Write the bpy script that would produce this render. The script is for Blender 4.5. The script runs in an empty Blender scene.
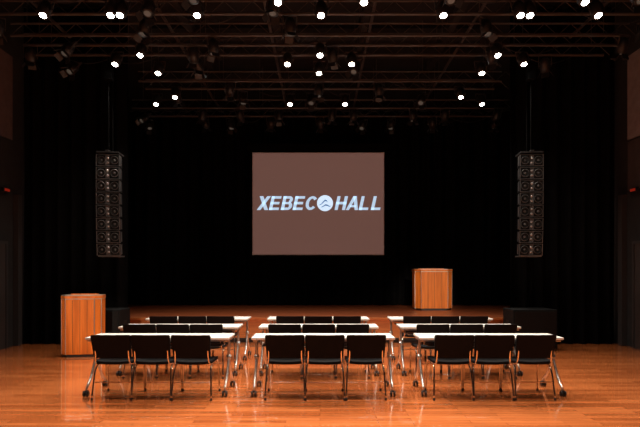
import bpy, math, random
from mathutils import Vector, Matrix
random.seed(4)
S=bpy.context.scene
COL=S.collection
try:
    S.view_settings.view_transform='Standard'
    S.view_settings.look='None'
except Exception: pass

# ---------------------------------------------------------------- materials
def mat(name,col,rough=.5,metal=0,emis=None,estr=0,spec=.5,noise=0,nscale=20):
    m=bpy.data.materials.new(name); m.use_nodes=True
    nt=m.node_tree; b=nt.nodes['Principled BSDF']
    b.inputs['Base Color'].default_value=(*col,1)
    b.inputs['Roughness'].default_value=rough
    b.inputs['Metallic'].default_value=metal
    b.inputs['Specular IOR Level'].default_value=spec
    if emis:
        b.inputs['Emission Color'].default_value=(*emis,1)
        b.inputs['Emission Strength'].default_value=estr
    if noise>0:
        tc=nt.nodes.new('ShaderNodeTexCoord'); n=nt.nodes.new('ShaderNodeTexNoise')
        n.inputs['Scale'].default_value=nscale; n.inputs['Detail'].default_value=5
        r=nt.nodes.new('ShaderNodeMapRange')
        r.inputs[1].default_value=.3; r.inputs[2].default_value=.7
        r.inputs[3].default_value=1-noise; r.inputs[4].default_value=1+noise
        mx=nt.nodes.new('ShaderNodeVectorMath'); mx.operation='SCALE'
        mx.inputs[0].default_value=col
        nt.links.new(tc.outputs['Object'],n.inputs['Vector'])
        nt.links.new(n.outputs['Fac'],r.inputs[0])
        nt.links.new(r.outputs[0],mx.inputs['Scale'])
        nt.links.new(mx.outputs[0],b.inputs['Base Color'])
    return m

def plank_mat(name,c1,c2,length,width,rough,rot=(0,0,0),mortar=(.1,.025,.006),coat=0):
    m=bpy.data.materials.new(name); m.use_nodes=True
    nt=m.node_tree; b=nt.nodes['Principled BSDF']; L=nt.links
    tc=nt.nodes.new('ShaderNodeTexCoord'); mp=nt.nodes.new('ShaderNodeMapping')
    mp.inputs['Rotation'].default_value=rot
    br=nt.nodes.new('ShaderNodeTexBrick')
    br.offset=.37; br.offset_frequency=2
    br.inputs['Color1'].default_value=(*c1,1); br.inputs['Color2'].default_value=(*c2,1)
    br.inputs['Mortar'].default_value=(*mortar,1)
    br.inputs['Scale'].default_value=1; br.inputs['Mortar Size'].default_value=.0018
    br.inputs['Bias'].default_value=-.1
    br.inputs['Brick Width'].default_value=length; br.inputs['Row Height'].default_value=width
    L.new(tc.outputs['Object'],mp.inputs['Vector']); L.new(mp.outputs[0],br.inputs['Vector'])
    mp2=nt.nodes.new('ShaderNodeMapping'); mp2.inputs['Scale'].default_value=(1.5,30,30)
    L.new(mp.outputs[0],mp2.inputs['Vector'])
    n=nt.nodes.new('ShaderNodeTexNoise'); n.inputs['Scale'].default_value=1.5; n.inputs['Detail'].default_value=6
    L.new(mp2.outputs[0],n.inputs['Vector'])
    r=nt.nodes.new('ShaderNodeMapRange'); r.inputs[1].default_value=.25; r.inputs[2].default_value=.75
    r.inputs[3].default_value=.8; r.inputs[4].default_value=1.2
    L.new(n.outputs['Fac'],r.inputs[0])
    sc=nt.nodes.new('ShaderNodeVectorMath'); sc.operation='SCALE'
    L.new(br.outputs['Color'],sc.inputs[0]); L.new(r.outputs[0],sc.inputs['Scale'])
    L.new(sc.outputs[0],b.inputs['Base Color'])
    b.inputs['Roughness'].default_value=rough
    b.inputs['Coat Weight'].default_value=coat
    b.inputs['Coat Roughness'].default_value=.03
    return m

def veneer_mat(name,c):
    m=bpy.data.materials.new(name); m.use_nodes=True
    nt=m.node_tree; b=nt.nodes['Principled BSDF']; L=nt.links
    tc=nt.nodes.new('ShaderNodeTexCoord'); mp=nt.nodes.new('ShaderNodeMapping')
    mp.inputs['Scale'].default_value=(9,9,.5)
    n=nt.nodes.new('ShaderNodeTexNoise'); n.inputs['Scale'].default_value=2; n.inputs['Detail'].default_value=6
    L.new(tc.outputs['Object'],mp.inputs['Vector']); L.new(mp.outputs[0],n.inputs['Vector'])
    cr=nt.nodes.new('ShaderNodeValToRGB')
    cr.color_ramp.elements[0].position=.3; cr.color_ramp.elements[1].position=.65
    cr.color_ramp.elements[0].color=(c[0]*.68,c[1]*.58,c[2]*.45,1)
    cr.color_ramp.elements[1].color=(*c,1)
    L.new(n.outputs['Fac'],cr.inputs[0]); L.new(cr.outputs[0],b.inputs['Base Color'])
    b.inputs['Roughness'].default_value=.45
    b.inputs['Specular IOR Level'].default_value=.3
    return m

M_floor=plank_mat('hardwood_floor',(.74,.205,.056),(.46,.106,.025),.95,.085,.2,coat=1.0)
M_stage=plank_mat('stage_boards',(.34,.085,.028),(.26,.058,.018),1.8,.10,.35)
M_stagef=plank_mat('stage_fascia_wood',(.58,.19,.05),(.48,.14,.035),1.8,.18,.4,rot=(math.pi/2,0,0))
M_curtain=mat('black_velvet',(.0036,.0032,.0032),.95,spec=.05,noise=.3,nscale=8)
M_ceil=mat('ceiling_paint',(.010,.009,.009),.9,noise=.3,nscale=3)
M_wall=mat('dark_wall_paint',(.020,.0185,.018),.8,noise=.2,nscale=5)
M_panel=mat('brown_acoustic_panel',(.27,.21,.205),.75,noise=.12,nscale=6)
M_panel2=mat('lower_acoustic_panel',(.07,.052,.05),.8,noise=.15,nscale=6)
M_panelL=mat('maroon_acoustic_panel',(.12,.08,.075),.8,noise=.15,nscale=6)
M_pipe=mat('pipe_grey_paint',(.070,.064,.062),.5,metal=.2)
M_cable=mat('black_cable',(.003,.003,.003),.9,spec=.05)
M_black=mat('black_metal',(.012,.011,.011),.5)
M_top=mat('table_laminate',(.85,.81,.74),.35,noise=.03,nscale=30)
M_edge=mat('table_edge',(.45,.38,.32),.5)
M_alu=mat('silver_tube',(.62,.60,.58),.28,metal=.9)
M_chrome=mat('chrome_tube',(.70,.68,.66),.15,metal=1)
M_rubber=mat('rubber',(.012,.012,.012),.6)
M_mesh=mat('chair_back_fabric',(.006,.0055,.006),.8,noise=.35,nscale=120,spec=.15)
M_seat=mat('chair_seat_fabric',(.006,.0055,.006),.85,noise=.3,nscale=120,spec=.15)
M_ven=veneer_mat('podium_veneer',(.88,.23,.030))
M_trim=mat('podium_silver_trim',(.7,.65,.6),.3,metal=.8)
M_cab=mat('speaker_cabinet',(.004,.004,.0045),.6,noise=.2,nscale=60,spec=.2)
M_grille=mat('speaker_baffle',(.007,.007,.007),.6,spec=.2)
M_subg=mat('subwoofer_grille',(.006,.006,.006),.75,spec=.15)
M_cone=mat('speaker_surround',(.075,.075,.075),.4)
M_horn=mat('speaker_horn',(.06,.06,.06),.4)
M_rig=mat('rigging_steel',(.22,.22,.22),.35,metal=.6)
M_glint=mat('speaker_horn_glint',(.6,.6,.6),.25,metal=.6)  # pale tone imitates reflections on the speaker horns
M_screen=mat('projection_screen',(.12,.10,.095),.9,emis=(.140,.068,.054),estr=.85)  # emission paints in the projector and ambient light on the fabric
M_sedge=mat('screen_edge',(.35,.32,.30),.6)
M_logo=mat('projected_logo',(.3,.35,.4),.9,emis=(.46,.62,.80),estr=1)  # glow stands in for projector light, here and in the emblem
M_logow=mat('projected_emblem',(.3,.35,.4),.9,emis=(.66,.82,1.0),estr=1.0)
M_logod=mat('projected_emblem_mark',(.1,.12,.16),.9,emis=(.10,.22,.45),estr=.8)
M_lens=mat('lamp_lens',(1,1,1),.3,emis=(1,.95,.88),estr=30)
M_lensdim=mat('lamp_lens_dim',(.05,.05,.05),.3,emis=(1,.8,.6),estr=.05)
M_red=mat('red_sign',(.2,.02,.01),.4,emis=(1,.05,.02),estr=.15)
M_door=mat('door_paint',(.05,.040,.037),.6)
M_post=mat('grey_post',(.04,.036,.035),.6)

# ---------------------------------------------------------------- mesh builder
class MB:
    def __init__(s): s.v=[];s.f=[];s.m=[];s.sm=[];s.mats=[]
    def mi(s,m):
        if m not in s.mats: s.mats.append(m)
        return s.mats.index(m)
    def add(s,vs,fs,m,smooth=False,M=None):
        o=len(s.v); k=s.mi(m)
        for p in vs:
            p=Vector(p)
            if M: p=M@p
            s.v.append(p)
        for f in fs:
            s.f.append([i+o for i in f]); s.m.append(k); s.sm.append(smooth)
    def box(s,c,d,m,M=None,bev=0):
        x,y,z=[a/2 for a in d]; T=Matrix.Translation(c)
        if M: T=M@T
        if bev<=0:
            vs=[(sx*x,sy*y,sz*z) for sz in(-1,1) for sy in(-1,1) for sx in(-1,1)]
            fs=[(0,2,3,1),(4,5,7,6),(0,1,5,4),(2,6,7,3),(0,4,6,2),(1,3,7,5)]
            s.add(vs,fs,m,False,T); return
        import bmesh
        bm=bmesh.new(); bmesh.ops.create_cube(bm,size=1)
        for v in bm.verts: v.co=Vector((v.co.x*d[0],v.co.y*d[1],v.co.z*d[2]))
        bmesh.ops.bevel(bm,geom=bm.edges[:],offset=bev,segments=2,affect='EDGES',profile=.5)
        bm.verts.index_update()
        s.add([v.co.copy() for v in bm.verts],[[v.index for v in f.verts] for f in bm.faces],m,False,T)
        bm.free()
    def lathe(s,prof,m,M=None,n=20,smooth=True):
        vs=[];fs=[]
        for r,z in prof:
            for i in range(n):
                a=2*math.pi*i/n; vs.append((r*math.cos(a),r*math.sin(a),z))
        for j in range(len(prof)-1):
            for i in range(n):
                i2=(i+1)%n
                fs.append((j*n+i,j*n+i2,(j+1)*n+i2,(j+1)*n+i))
        s.add(vs,fs,m,smooth,M)
    def disc(s,r,m,M,n=20):
        s.add([(r*math.cos(2*math.pi*i/n),r*math.sin(2*math.pi*i/n),0) for i in range(n)],[list(range(n))],m,False,M)
    def cyl(s,a,b,r,m,n=12,M=None):
        a=Vector(a);b=Vector(b);d=b-a;L=d.length
        T=Matrix.Translation(a)@d.to_track_quat('Z','Y').to_matrix().to_4x4()
        if M: T=M@T
        s.lathe([(0.0001,0),(r,0),(r,L),(0.0001,L)],m,T,n,False)
    def tube(s,pts,r,m,n=8,M=None):
        pts=[Vector(p) for p in pts]; vs=[];fs=[]
        up=Vector((0.13,0.31,1)).normalized(); prev=None
        for i,p in enumerate(pts):
            t=(pts[min(i+1,len(pts)-1)]-pts[max(i-1,0)]).normalized()
            if prev is None:
                a=t.cross(up)
                if a.length<.1: a=t.cross(Vector((1,0,0)))
                a.normalize()
            else:
                a=(prev-t*prev.dot(t)).normalized()
            prev=a; b=t.cross(a)
            for k in range(n):
                w=2*math.pi*k/n; vs.append(p+(a*math.cos(w)+b*math.sin(w))*r)
        for i in range(len(pts)-1):
            for k in range(n):
                k2=(k+1)%n; fs.append((i*n+k,i*n+k2,(i+1)*n+k2,(i+1)*n+k))
        fs.append(list(range(n))[::-1]); fs.append([(len(pts)-1)*n+k for k in range(n)])
        s.add(vs,fs,m,True,M)
    def grid(s,F,B,nu,nv,m):
        vs=[];fs=[];N=nu*nv
        for fn in(F,B):
            for j in range(nv):
                for i in range(nu): vs.append(fn(i/(nu-1),j/(nv-1)))
        for j in range(nv-1):
            for i in range(nu-1):
                a=j*nu+i; fs.append((a,a+1,a+nu+1,a+nu)); fs.append((N+a,N+a+nu,N+a+nu+1,N+a+1))
        ring=[i for i in range(nu)]+[j*nu+nu-1 for j in range(1,nv)]+[(nv-1)*nu+i for i in range(nu-2,-1,-1)]+[j*nu for j in range(nv-2,0,-1)]
        for a in range(len(ring)):
            p=ring[a];q=ring[(a+1)%len(ring)]; fs.append((p,p+N,q+N,q))
        s.add(vs,fs,m,True)
    def mesh(s,name):
        me=bpy.data.meshes.new(name); me.from_pydata([tuple(p) for p in s.v],[],s.f)
        for m in s.mats: me.materials.append(m)
        me.polygons.foreach_set('material_index',s.m); me.polygons.foreach_set('use_smooth',s.sm)
        me.update(); return me
    def obj(s,name,loc=(0,0,0),rz=0,parent=None):
        return place(s.mesh(name),name,loc,rz,parent)
def place(me,name,loc=(0,0,0),rz=0,parent=None,rot=None):
    o=bpy.data.objects.new(name,me); COL.objects.link(o)
    o.location=loc; o.rotation_euler=rot if rot else (0,0,rz)
    if parent: o.parent=parent
    return o
def spline(pts,k=6):
    pts=[Vector(p) for p in pts]; out=[]
    for i in range(len(pts)-1):
        p0=pts[max(i-1,0)];p1=pts[i];p2=pts[i+1];p3=pts[min(i+2,len(pts)-1)]
        for j in range(k):
            t=j/k
            out.append(.5*((2*p1)+(-p0+p2)*t+(2*p0-5*p1+4*p2-p3)*t*t+(-p0+3*p1-3*p2+p3)*t**3))
    out.append(pts[-1]); return out

# ---------------------------------------------------------------- room shell
XW=6.38; YB=15.6; YF=-7; ZC=7.3; YC=10.72
b=MB(); b.box((0,(YB+YF)/2,-.1),(2*XW+.4,YB-YF+.4,.2),M_floor); b.obj('floor')
b=MB(); b.box((0,(YB+YF)/2,ZC+.1),(2*XW+.4,YB-YF+.4,.2),M_ceil); b.obj('ceiling')
b=MB(); b.box((0,YB+.1,ZC/2),(2*XW+.4,.2,ZC),M_wall); b.obj('wall_back')
b=MB(); b.box((0,YF-.1,ZC/2),(2*XW+.4,.2,ZC),M_wall); b.obj('wall_front')
for sx,nm,pm,pm2 in((-1,'wall_left',M_panelL,M_wall),(1,'wall_right',M_panel,M_panel2)):
    b=MB()
    b.box((sx*(XW+.1),(YB+YF)/2,ZC/2),(.2,YB-YF,ZC),M_wall)
    y=-5.5
    while y<10.3:
        b.box((sx*(XW-.015),y+.95,5.12),(.04,1.88,1.72),pm)
        b.box((sx*(XW-.015),y+.95,3.72),(.03,1.88,1.0),pm2)
        y+=1.9+.09
    b.obj(nm)
    b=MB(); b.box((sx*(XW-.03),1.5,.06),(.05,16.0,.12),M_black)
    b.obj('baseboard_left' if sx<0 else 'baseboard_right')
    b=MB(); b.box((sx*(XW-.06),10.45,1.58),(.11,.14,3.14),M_post); b.obj('trim_1' if sx<0 else 'trim_2')
    b=MB(); b.box((sx*(XW-.03),9.3,1.05),(.05,1.5,2.1),M_door)
    b.box((sx*(XW-.04),9.3,2.13),(.07,1.62,.06),M_post)
    b.box((sx*(XW-.04),8.52,1.05),(.07,.06,2.1),M_post); b.box((sx*(XW-.04),10.08,1.05),(.07,.06,2.1),M_post)
    b.box((sx*(XW-.065),9.3,1.05),(.015,.012,2.0),M_black)
    b.cyl((sx*(XW-.09),9.2,.95),(sx*(XW-.09),9.2,1.25),.012,M_alu); b.cyl((sx*(XW-.09),9.4,.95),(sx*(XW-.09),9.4,1.25),.012,M_alu)
    b.obj('door_1' if sx<0 else 'door_2')
    b=MB(); b.box((sx*(XW-.06),10.05,3.19),(.06,.2,.10),M_black,bev=.01); b.box((sx*(XW-.095),10.05,3.19),(.01,.15,.05),M_red)
    b.obj('exit_sign')

# ---------------------------------------------------------------- curtains
def curtain(name,x0,x1,y,z0,z1,amp=.05,wl=.28):
    n=int(abs(x1-x0)/.02)+2; vs=[];fs=[]
    rows=[z0,z0+(z1-z0)*.5,z1]; ph=random.random()*6
    for j,z in enumerate(rows):
        a=amp*(1-.35*j/2)
        for i in range(n):
            x=x0+(x1-x0)*i/(n-1)
            vs.append((x,y+a*math.sin(2*math.pi*x/wl+ph+1.1*math.sin(x*2.1))+.25*a*math.sin(x*37+z),z))
    for j in range(2):
        for i in range(n-1):
            p=j*n+i; fs.append((p,p+1,p+n+1,p+n))
    b=MB(); b.add(vs,fs,M_curtain,True)
    b.box(((x0+x1)/2,y,z1+.02),(abs(x1-x0),.06,.04),M_black)
    return b.obj(name)
curtain('stage_curtain',-6.34,-4.14,YC,.0,7.2,.08,.30)
curtain('stage_curtain',4.05,6.34,YC,.0,7.2,.08,.30)
curtain('stage_curtain',-6.2,-4.95,12.6,.56,6.6,.07,.30)
curtain('stage_curtain',4.85,6.2,12.6,.56,6.6,.07,.30)
curtain('backdrop_curtain',-6.2,6.2,15.0,.56,6.35,.09,.38)

# ---------------------------------------------------------------- stage
b=MB()
b.box((0,13.22,.525),(12.6,4.66,.03),M_stage)
b.box((0,13.24,.255),(12.6,4.62,.51),M_stagef)
b.box((0,10.90,.525),(12.6,.035,.045),M_stagef)
b.box((0,10.925,.05),(12.6,.02,.10),M_black)
b.obj('stage_platform')

# ---------------------------------------------------------------- tables
def table_mesh():
    b=MB()
    b.box((0,0,.7055),(1.8,.45,.029),M_top,bev=.006)
    b.box((0,0,.688),(1.78,.43,.008),M_edge)
    b.box((0,.02,.663),(1.62,.05,.045),M_alu)
    b.box((0,.0,.60),(1.55,.26,.006),M_black)
    for i in range(5): b.cyl((-.77,-.12+i*.06,.59),(.77,-.12+i*.06,.59),.005,M_alu,6)
    for sx in(-1,1):
        X=sx*.86
        b.box((X,0,.675),(.05,.36,.03),M_alu,bev=.005)
        b.cyl((X*.93,0,.69),(X*.93,0,.6),.012,M_alu,8)
        b.tube(spline([(X,0,.68),(X,0,.58),(X,0,.45)]),.019,M_alu,10)
        b.lathe([(.001,.03),(.03,.03),(.034,0),(.03,-.03),(.001,-.03)],M_alu,Matrix.Translation((X,0,.44)),12)
        for sy in(-1,1):
            b.tube(spline([(X,0,.46),(X,sy*.05,.36),(X,sy*.15,.20),(X,sy*.26,.095)]),.016,M_alu,10)
            b.cyl((X,sy*.265,.11),(X,sy*.265,.06),.012,M_alu,8)
            for k in(-1,1):
                b.cyl((X+k*.010,sy*.28,.034),(X+k*.030,sy*.28,.034),.034,M_rubber,16)
            b.box((X,sy*.275,.062),(.03,.05,.02),M_black)
    return b.mesh('training_table')
TM=table_mesh()

# ---------------------------------------------------------------- chairs
def chair_mesh():
    b=MB()
    def ins(e,r):
        return 0 if e>=r else r-math.sqrt(max(0,r*r-(r-e)**2))
    H=.285
    def bp(u,v,off):
        vv=(1-math.cos(math.pi*v))/2
        e=min(vv,1-vv)*H
        hw=.222+.016*vv-ins(e,.022)
        x=(u*2-1)*hw
        z=.505+vv*H
        y=-.215-.075*vv-.025*(1-(x/.24)**2)
        return (x,y+off,z)
    b.grid(lambda u,v:bp(u,v,0),lambda u,v:bp(u,v,.022),15,15,M_mesh)
    def spt(u,v,top):
        vv=(1-math.cos(math.pi*v))/2
        e=min(vv,1-vv)*.44
        hw=.23-ins(e,.07); x=(u*2-1)*hw; y=-.21+vv*.44
        dz=-.03*max(0,(vv-.8)/.2)**2-.012*(1-(x/.23)**2)
        return (x,y,(.47 if top else .435)+dz)
    b.grid(lambda u,v:spt(u,v,True),lambda u,v:spt(u,v,False),15,15,M_seat)
    r=.0105
    for sx in(-1,1):
        b.tube(spline([(sx*.20,-.266,.775),(sx*.197,-.245,.66),(sx*.198,-.228,.53),(sx*.205,-.20,.445),(sx*.215,-.1,.425),
                       (sx*.22,.12,.425),(sx*.222,.19,.41),(sx*.228,.215,.34),(sx*.235,.235,.02)],5),r,M_chrome)
        b.tube(spline([(sx*.213,-.08,.42),(sx*.218,-.16,.38),(sx*.226,-.20,.28),(sx*.238,-.245,.02)],5),r,M_chrome)
        for y in(.236,-.247):
            b.cyl((sx*.237,y,0),(sx*.237,y,.028),.014,M_rubber,10)
    b.cyl((-.215,-.09,.418),(.215,-.09,.418),.009,M_chrome,8)
    b.cyl((-.215,.13,.418),(.215,.13,.418),.009,M_chrome,8)
    b.cyl((-.230,-.215,.21),(.230,-.215,.21),.007,M_chrome,8)
    return b.mesh('stacking_chair')
CM=chair_mesh()
rows=[(6.475,(-2.04,.04,2.15)),(7.70,(-2.12,-.02,2.11)),(9.01,(-2.17,-.03,2.14))]
choff={0:(.02,.02,-.06),1:(0,0,0),2:(0,0,0)}
for ri,(y,xs) in enumerate(rows):
    for ti,x in enumerate(xs):
        place(TM,'training_table',(x,y,0),random.uniform(-.006,.006))
        for k in(-1,0,1):
            place(CM,'stacking_chair',(x+choff[ri][ti]+k*.487+random.uniform(-.006,.006),y-.24+random.uniform(-.012,.012),0),random.uniform(-.02,.02))

# ---------------------------------------------------------------- podiums
def podium(name,loc,rz,W,D,H):
    b=MB()
    def plan(w,d,z): 
        c=w*.14; q=d*.26
        return [(-w/2,d/2,z),(-w/2,-d/2+q,z),(-w/2+c,-d/2,z),(w/2-c,-d/2,z),(w/2,-d/2+q,z),(w/2,d/2,z)]
    def prism(w,d,z0,z1,m,slope=0,w2=None,d2=None):
        a=plan(w,d,z0); c=plan(w2 or w,d2 or d,z1)
        n=6; fs=[(i,(i+1)%n,n+(i+1)%n,n+i) for i in range(n)]+[tuple(range(n))[::-1],tuple(range(n,2*n))]
        b.add(a+c,fs,m)
    prism(W*.92,D*.90,0,.05,M_black)
    prism(W*.97,D*.96,.05,H-.075,M_ven,w2=W*.98,d2=D*.97)
    prism(W*.99,D*.985,H-.075,H-.06,M_trim)
    prism(W,D,H-.06,H-.012,M_ven)
    prism(W*.99,D*.985,H-.012,H,M_trim)
    c=W*.97*.14
    pts=[(-W*.485,-D*.48+D*.96*.26),(-W*.485+c,-D*.48),(W*.485-c,-D*.48),(W*.485,-D*.48+D*.96*.26)]
    for p in pts: b.cyl((p[0],p[1],.05),(p[0]*1.01,p[1]*1.012,H-.075),.009,M_trim,8)
    for k in(-1/2,0,1/2):
        b.box((k*(W*.485-c),-D*.484,(H-.02)/2),(.004,.008,H-.16),M_black)
    b.box((0,D*.30,H+.008),(W*.7,.02,.016),M_ven)
    return b.obj(name,loc,rz)
podium('wooden_lectern',(-4.37,9.22,0),math.radians(10),.70,.40,1.12)
podium('wooden_lectern',(2.99,13.3,.54),math.radians(0),1.00,.52,1.08)

# ---------------------------------------------------------------- subwoofers
def subw(name,loc,rz):
    b=MB(); W,D,H=.86,.55,.80
    b.box((0,0,H/2+.03),(W,D,H-.04),M_subg,bev=.015)
    b.box((0,-D/2-.004,H/2+.03),(W-.07,.014,H-.12),M_grille)
    for i in range(11): b.box((0,-D/2-.012,.12+i*.062),(W-.08,.006,.006),M_subg)
    for sx in(-1,1):
        b.box((sx*W/2,0,.55),(.012,.16,.06),M_grille)
        for sy in(-1,1): b.cyl((sx*.34,sy*.2,0),(sx*.34,sy*.2,.055),.025,M_rubber)
    return b.obj(name,loc,rz)
subw('subwoofer',(-4.32,9.98,0),.0); subw('subwoofer',(4.18,9.98,0),-.0)

# ---------------------------------------------------------------- line arrays
def line_array(x,rz):
    b=MB(); n=8; h=.246; z=3.84; tilt=0; y=0
    b.box((0,0,z+.035),(.42,.36,.03),M_black); b.box((0,0,z+.06),(.06,.40,.03),M_black)
    for i in range(n):
        tilt=math.radians(-.5+i*1.0)
        T=Matrix.Translation((0,y,z-h/2))@Matrix.Rotation(tilt,4,'X')
        W=.45;D=.30;hb=h/2-.009;hf=h/2-.008
        vs=[(-W/2,-D/2,-hf),(W/2,-D/2,-hf),(W/2,-D/2,hf),(-W/2,-D/2,hf),(-W/2*.8,D/2,-hb*.85),(W/2*.8,D/2,-hb*.85),(W/2*.8,D/2,hb*.85),(-W/2*.8,D/2,hb*.85)]
        b.add(vs,[(0,1,2,3),(5,4,7,6),(0,4,5,1),(3,2,6,7),(0,3,7,4),(1,5,6,2)],M_cab,False,T)
        for sz in(-1,1):
            b.box((0,-D/2-.008,sz*(hf-.005)),(W,.016,.006),M_rig,T)
        for sx in(-1,1):
            b.box((sx*(W/2+.004),-D/2+.05,0),(.008,.04,h-.06),M_rig,T)
            b.box((sx*(W/2-.008),-D/2-.006,0),(.010,.014,h-.03),M_rig,T)
            Tc=T@Matrix.Translation((sx*.125,-D/2-.004,0))@Matrix.Rotation(math.pi/2,4,'X')
            b.lathe([(.074,0),(.080,.008),(.070,.012)],M_cone,Tc,20)
            b.lathe([(.070,.012),(.05,-.0),(.025,-.002)],M_grille,Tc,20)
            b.lathe([(.024,-.002),(.02,.010),(.001,.014)],M_cone,Tc,14)
        vs=[(-.040,-D/2-.014,-.1),(.040,-D/2-.014,-.1),(.040,-D/2-.014,.1),(-.040,-D/2-.014,.1),
            (-.016,-D/2-.004,-.08),(.016,-D/2-.004,-.08),(.016,-D/2-.004,.08),(-.016,-D/2-.004,.08)]
        b.add(vs,[(0,1,5,4),(1,2,6,5),(2,3,7,6),(3,0,4,7),(4,5,6,7)],M_horn,False,T)
        for k in(-1,1):
            b.lathe([(.001,.018),(.018,.016),(.022,0)],M_glint,T@Matrix.Translation((0,-D/2-.004,k*.045))@Matrix.Rotation(math.pi/2,4,'X'),12)  # pale dots shaped as horn reflections, not a speaker part
        z-=h; y+=math.sin(tilt)*h*.6
    b.box((0,y,z-.02),(.42,.28,.025),M_rig)
    b.tube([(.1,y+.1,z-.04),(.12,y+.15,z-.6),(.05,.2,.9)],.012,M_cable)
    b.cyl((0,-.1,3.87),(0,-.1,5.72),.010,M_cable,8); b.cyl((0,.15,3.87),(0,.15,5.72),.010,M_cable,8)
    b.box((0,-.1,5.45),(.14,.16,.3),M_cable)
    return b.obj('line_array_speaker',(x,9.9,0),rz)
line_array(-4.15,math.radians(5)); line_array(4.14,math.radians(-5))

# ---------------------------------------------------------------- projection screen
root=bpy.data.objects.new('projection_screen',None); COL.objects.link(root)
SW,SH=3.74,2.90; SX,SY,SZ=-.05,14.3,2.04+1.45
root.location=(SX,SY,SZ)
b=MB(); b.box((0,0,0),(SW,.02,SH),M_screen); b.obj('screen_fabric',(0,0,0),0,root)
b=MB()
t=.018
for sz in(-1,1): b.box((0,-.004,sz*(SH/2+t/2)),(SW+2*t,.03,t),M_sedge)
for sx in(-1,1): b.box((sx*(SW/2+t/2),-.004,0),(t,.03,SH),M_sedge)
b.box((0,.02,SH/2+.16),(SW+.3,.14,.2),M_cable); b.box((0,.02,-SH/2-.05),(SW+.1,.05,.06),M_cable)
for sx in(-1,1): b.cyl((sx*1.5,.02,SH/2+.2),(sx*1.5,.02,6.3-SZ),.008,M_cable,6)
b.obj('screen_frame',(0,0,0),0,root)

def letter(ch,b,ox,h,m):
    w=.76;s=.225
    Q=[]
    def bar(x0,z0,x1,z1): Q.append([(x0,z0),(x1,z0),(x1,z1),(x0,z1)])
    def arc(cx,cz,rx,rz,a0,a1,n=14,t=s):
        for i in range(n):
            a=a0+(a1-a0)*i/n;c=a0+(a1-a0)*(i+1)/n
            Q.append([(cx+rx*math.cos(a),cz+rz*math.sin(a)),(cx+rx*math.cos(c),cz+rz*math.sin(c)),
                      (cx+(rx-t)*math.cos(c),cz+(rz-t*.8)*math.sin(c)),(cx+(rx-t)*math.cos(a),cz+(rz-t*.8)*math.sin(a))])
    th=.18
    if ch=='X':
        Q.append([(-.03,0),(.24,0),(w+.04,1),(w-.23,1)]); Q.append([(w-.23,0),(w+.04,0),(.24,1),(-.03,1)])
    elif ch=='E':
        bar(0,0,s,1);bar(0,0,w*.93,th);bar(0,.41,w*.86,.41+th);bar(0,1-th,w*.93,1)
    elif ch=='B':
        bar(0,0,s,1);bar(0,0,.46,th);bar(0,.42,.46,.42+th*.9);bar(0,1-th,.46,1)
        arc(.46,.295,.30,.295,-math.pi/2,math.pi/2); arc(.46,.75,.26,.25,-math.pi/2,math.pi/2)
    elif ch=='C':
        arc(.41,.5,.41,.5,math.radians(38),math.radians(322),24)
    elif ch=='H':
        bar(0,0,s,1);bar(w-s,0,w,1);bar(0,.41,w,.41+th)
    elif ch=='A':
        Q.append([(-.06,0),(.17,0),(.52,1),(.27,1)]); Q.append([(w-.18,0),(w+.06,0),(.52,1),(.27,1)]); bar(.17,.2,w-.14,.2+th*.85)
    elif ch=='L':
        bar(0,0,s,1);bar(0,0,w*.88,th)
    for q in Q:
        pts=[(ox+(x+.22*z)*h,0,z*h) for x,z in q]
        b.add(pts,[(0,1,2,3)],m)
px=1/35.0
def lx(p): return (p-320)*px-SX
h=.395; zb=(272-210)*px+1.54-SZ
b=MB()
for i,ch in enumerate('XEBEC'): letter(ch,b,lx(257)+i*.338,h,M_logo)
for i,ch in enumerate('HALL'): letter(ch,b,lx(334.5)+i*.345,h,M_logo)
b.obj('projected_lettering',(0,-.014,zb),0,root)
b=MB(); R=Matrix.Rotation(math.pi/2,4,'X')
cx=lx(325); cz=.195
b.disc(.228,M_logow,Matrix.Translation((cx,0,cz))@R,40)
# wave mark: a rising crest curling over a lower swell
def ribbon(pts,ws):
    v=[]
    for (x,z),w in zip(pts,ws): v+= [(cx+x,-.003,cz+z+w),(cx+x,-.003,cz+z-w)]
    b.add(v,[(2*i,2*i+1,2*i+3,2*i+2) for i in range(len(pts)-1)],M_logod)
ribbon([(-.17,-.06),(-.11,-.03),(-.05,.03),(0,.08),(.05,.07),(.08,.02)],[.004,.014,.022,.024,.018,.004])
ribbon([(-.12,-.12),(-.05,-.09),(.01,-.05),(.07,-.06),(.12,-.09),(.17,-.08)],[.004,.016,.022,.02,.014,.004])
b.obj('projected_emblem',(0,-.014,zb),0,root)

# ---------------------------------------------------------------- lighting rig
ZL=5.54
def fixture(lit):
    b=MB()
    b.lathe([(.058,-.01),(.085,-.012),(.085,.03),(.095,.035),(.095,.17),(.07,.24),(.03,.27),(.001,.27)],M_black,None,18)
    b.disc(.052 if lit else .055,M_lens if lit else M_lensdim,Matrix.Translation((0,0,-.013))@Matrix.Rotation(math.pi,4,'X'),20)
    for sx in(-1,1):
        b.box((sx*.115,0,.19),(.006,.03,.24),M_pipe)
        b.cyl((sx*.09,0,.12),(sx*.13,0,.12),.012,M_black,8)
    b.box((0,0,.31),(.236,.03,.006),M_pipe)
    if not lit:
        for a in range(4):
            T=Matrix.Rotation(a*math.pi/2,4,'Z')@Matrix.Translation((0,.09,-.02))@Matrix.Rotation(math.radians(35),4,'X')
            b.box((0,0,-.05),(.14,.004,.10),M_black,T)
    return b.mesh('spotlight_lit' if lit else 'spotlight_off')
FL=fixture(True); FO=fixture(False)
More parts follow.
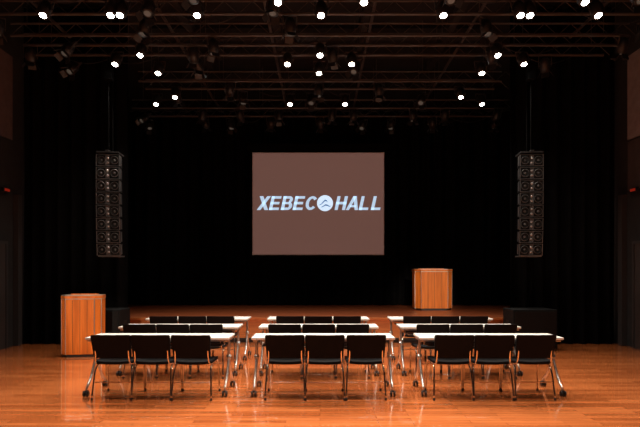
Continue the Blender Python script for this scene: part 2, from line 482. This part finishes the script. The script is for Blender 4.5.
lit_px={2:[(278,2),(364,2),(585,2)],
 15:[(42,14),(120,15),(109,13),(197,15),(321,14),(443,16),(519,17),(530,15),(595,18)],
 55:[(141,56),(320,51),(497,56)],
 64:[(116,65),(287,62),(352,62),(522,66)],
 73:[(158,73),(319,71),(481,74)],
 97:[(175,97),(460,98)],
 104:[(155,103),(290,104),(345,104),(482,104)]}
battens=[]
for yy,l in lit_px.items():
    s=(272-yy)/(ZL-1.54); battens.append((500/s,[((x-320)*(ZL-1.54)/(272-y)) for x,y in l],True))
battens+= [(1.0,[-3,0,3],True),(3.2,[-3.6,-1.3,1.3,3.6],True),(5.3,[-3.6,-1.8,0,1.8,3.6],True),(13.3,[],False),(8.45,[],False),(14.0,[],False)]
for d,xs,lit in battens:
    half=5.7 if d<10.1 else 4.15
    if d>12.2: half=5.0
    root=bpy.data.objects.new('lighting_batten',None); COL.objects.link(root); root.location=(0,d,ZL+.36)
    b=MB(); b.cyl((-half,0,0),(half,0,0),.026,M_pipe,10)
    b.cyl((-half,.0,.22),(half,.0,.22),.018,M_pipe,8)
    x=-half
    while x<half-.1:
        b.cyl((x,0,0),(x+.24,0,.22),.007,M_pipe,5); b.cyl((x+.24,0,.22),(x+.48,0,0),.007,M_pipe,5); x+=.48
    x=-half+.3
    while x<half:
        b.cyl((x,0,.22),(x,0,ZC-ZL-.37),.007,M_pipe,5); x+=1.55
    for k in range(3):
        x0=random.uniform(-half,half-1.2); w=random.uniform(.6,1.2)
        b.tube([(x0+w*t/8,.03,-.16*math.sin(math.pi*t/8)) for t in range(9)],.008,M_black,5)
    b.obj('batten_truss',(0,0,0),0,root)
    for x in xs:
        if abs(x)>5.9: continue
        tl=math.radians(24)
        o=place(FL,'spotlight',(x,0,-.36),parent=root,rot=(-tl,0,0))
        ld=bpy.data.lights.new('spot_lamp','SPOT'); ld.energy=(200 if d<10.2 else 95)*(1 if abs(x)<3 else .62)*(1.45 if 3<d<6 else 1); ld.color=(1,.90,.79)
        ld.spot_size=math.radians(112); ld.spot_blend=.9; ld.shadow_soft_size=.05
        lo=bpy.data.objects.new('spot_lamp',ld); COL.objects.link(lo); lo.parent=root
        lo.location=(x,-.03*math.sin(tl),-.36-.04); lo.rotation_euler=(-math.radians(14),0,0)
    n=9 if d>12.5 else 5
    for i in range(n):
        x=-half+.4+(2*half-.8)*(i+random.uniform(-.3,.3))/(n-1)
        if any(abs(x-q)<.27 for q in xs) or abs(x)>half-.05: continue
        place(FO,'spotlight_off',(x,0,-.33),parent=root,rot=(math.radians(random.uniform(-45,35)),0,random.uniform(-.6,.6)))
root=bpy.data.objects.new('front_of_house_batten',None); COL.objects.link(root); root.location=(0,-1.5,4.9)
b=MB(); b.cyl((-5,0,.36),(5,0,.36),.026,M_pipe,10)
for x in(-4,-1.5,1.5,4): b.cyl((x,0,.36),(x,0,2.39),.01,M_pipe,6)
b.obj('batten_pipe',(0,0,0),0,root)
def profile(x,tgt,power,ang,blend=.5):
    p=Vector((x,-1.5,4.9)); d=(Vector(tgt)-p).normalized()
    q=(-d).to_track_quat('Z','Y')
    o=place(FL,'spotlight',(x,0,0),parent=root); o.rotation_mode='QUATERNION'; o.rotation_quaternion=q
    ld=bpy.data.lights.new('profile_lamp','SPOT'); ld.energy=power; ld.color=(1,.85,.68)
    ld.spot_size=math.radians(ang); ld.spot_blend=blend; ld.shadow_soft_size=.04
    lo=bpy.data.objects.new('profile_lamp',ld); COL.objects.link(lo); lo.parent=root
    lo.location=Vector((x,0,0))+d*.06; lo.rotation_mode='QUATERNION'; lo.rotation_quaternion=q
profile(-3.5,(-4.36,9.2,.7),2300,9,.8)
profile(2.2,(3.0,13.3,1.15),4400,8,.8)
profile(-1.0,(-4.17,9.8,2.9),420,15)
profile(1.0,(4.12,9.8,2.9),420,15)
profile(-.6,(-1.8,10.9,.3),1500,20,1); profile(.6,(1.8,10.9,.3),1500,20,1)
b=MB()
for x in(-5.2,-3.0,-1.0,1.0,3.0,5.2):
    b.cyl((x,-6.5,6.42),(x,14.8 if abs(x)<3.9 else 10.4,6.42),.03,M_pipe,8)
    b.box((x,3.7,7.18),(.16,20,.2),M_wall) if abs(x)<3.9 else b.box((x,1.9,7.18),(.16,16.8,.2),M_wall)
for i in range(13):
    y=-5+i*1.6
    if abs(y-YC)<.4: y+=.6
    b.box((0,y,7.05),(12.1 if y<10.3 else 7.8,.12,.22),M_wall)
    for x in(-3.0,-1,1,3): b.cyl((x,y,6.42),(x,y,7.2),.01,M_pipe,5)
b.obj('ceiling_grid')

# ---------------------------------------------------------------- world & camera
w=bpy.data.worlds.new('hall_air'); S.world=w; w.use_nodes=True
w.node_tree.nodes['Background'].inputs[0].default_value=(.02,.015,.012,1)
w.node_tree.nodes['Background'].inputs[1].default_value=.2
cd=bpy.data.cameras.new('camera'); cam=bpy.data.objects.new('camera',cd); COL.objects.link(cam)
cam.location=(0,0,1.54); cam.rotation_euler=(math.radians(90),0,0)
cd.lens=500/640*36; cd.sensor_width=36; cd.shift_y=58.5/640
S.camera=cam
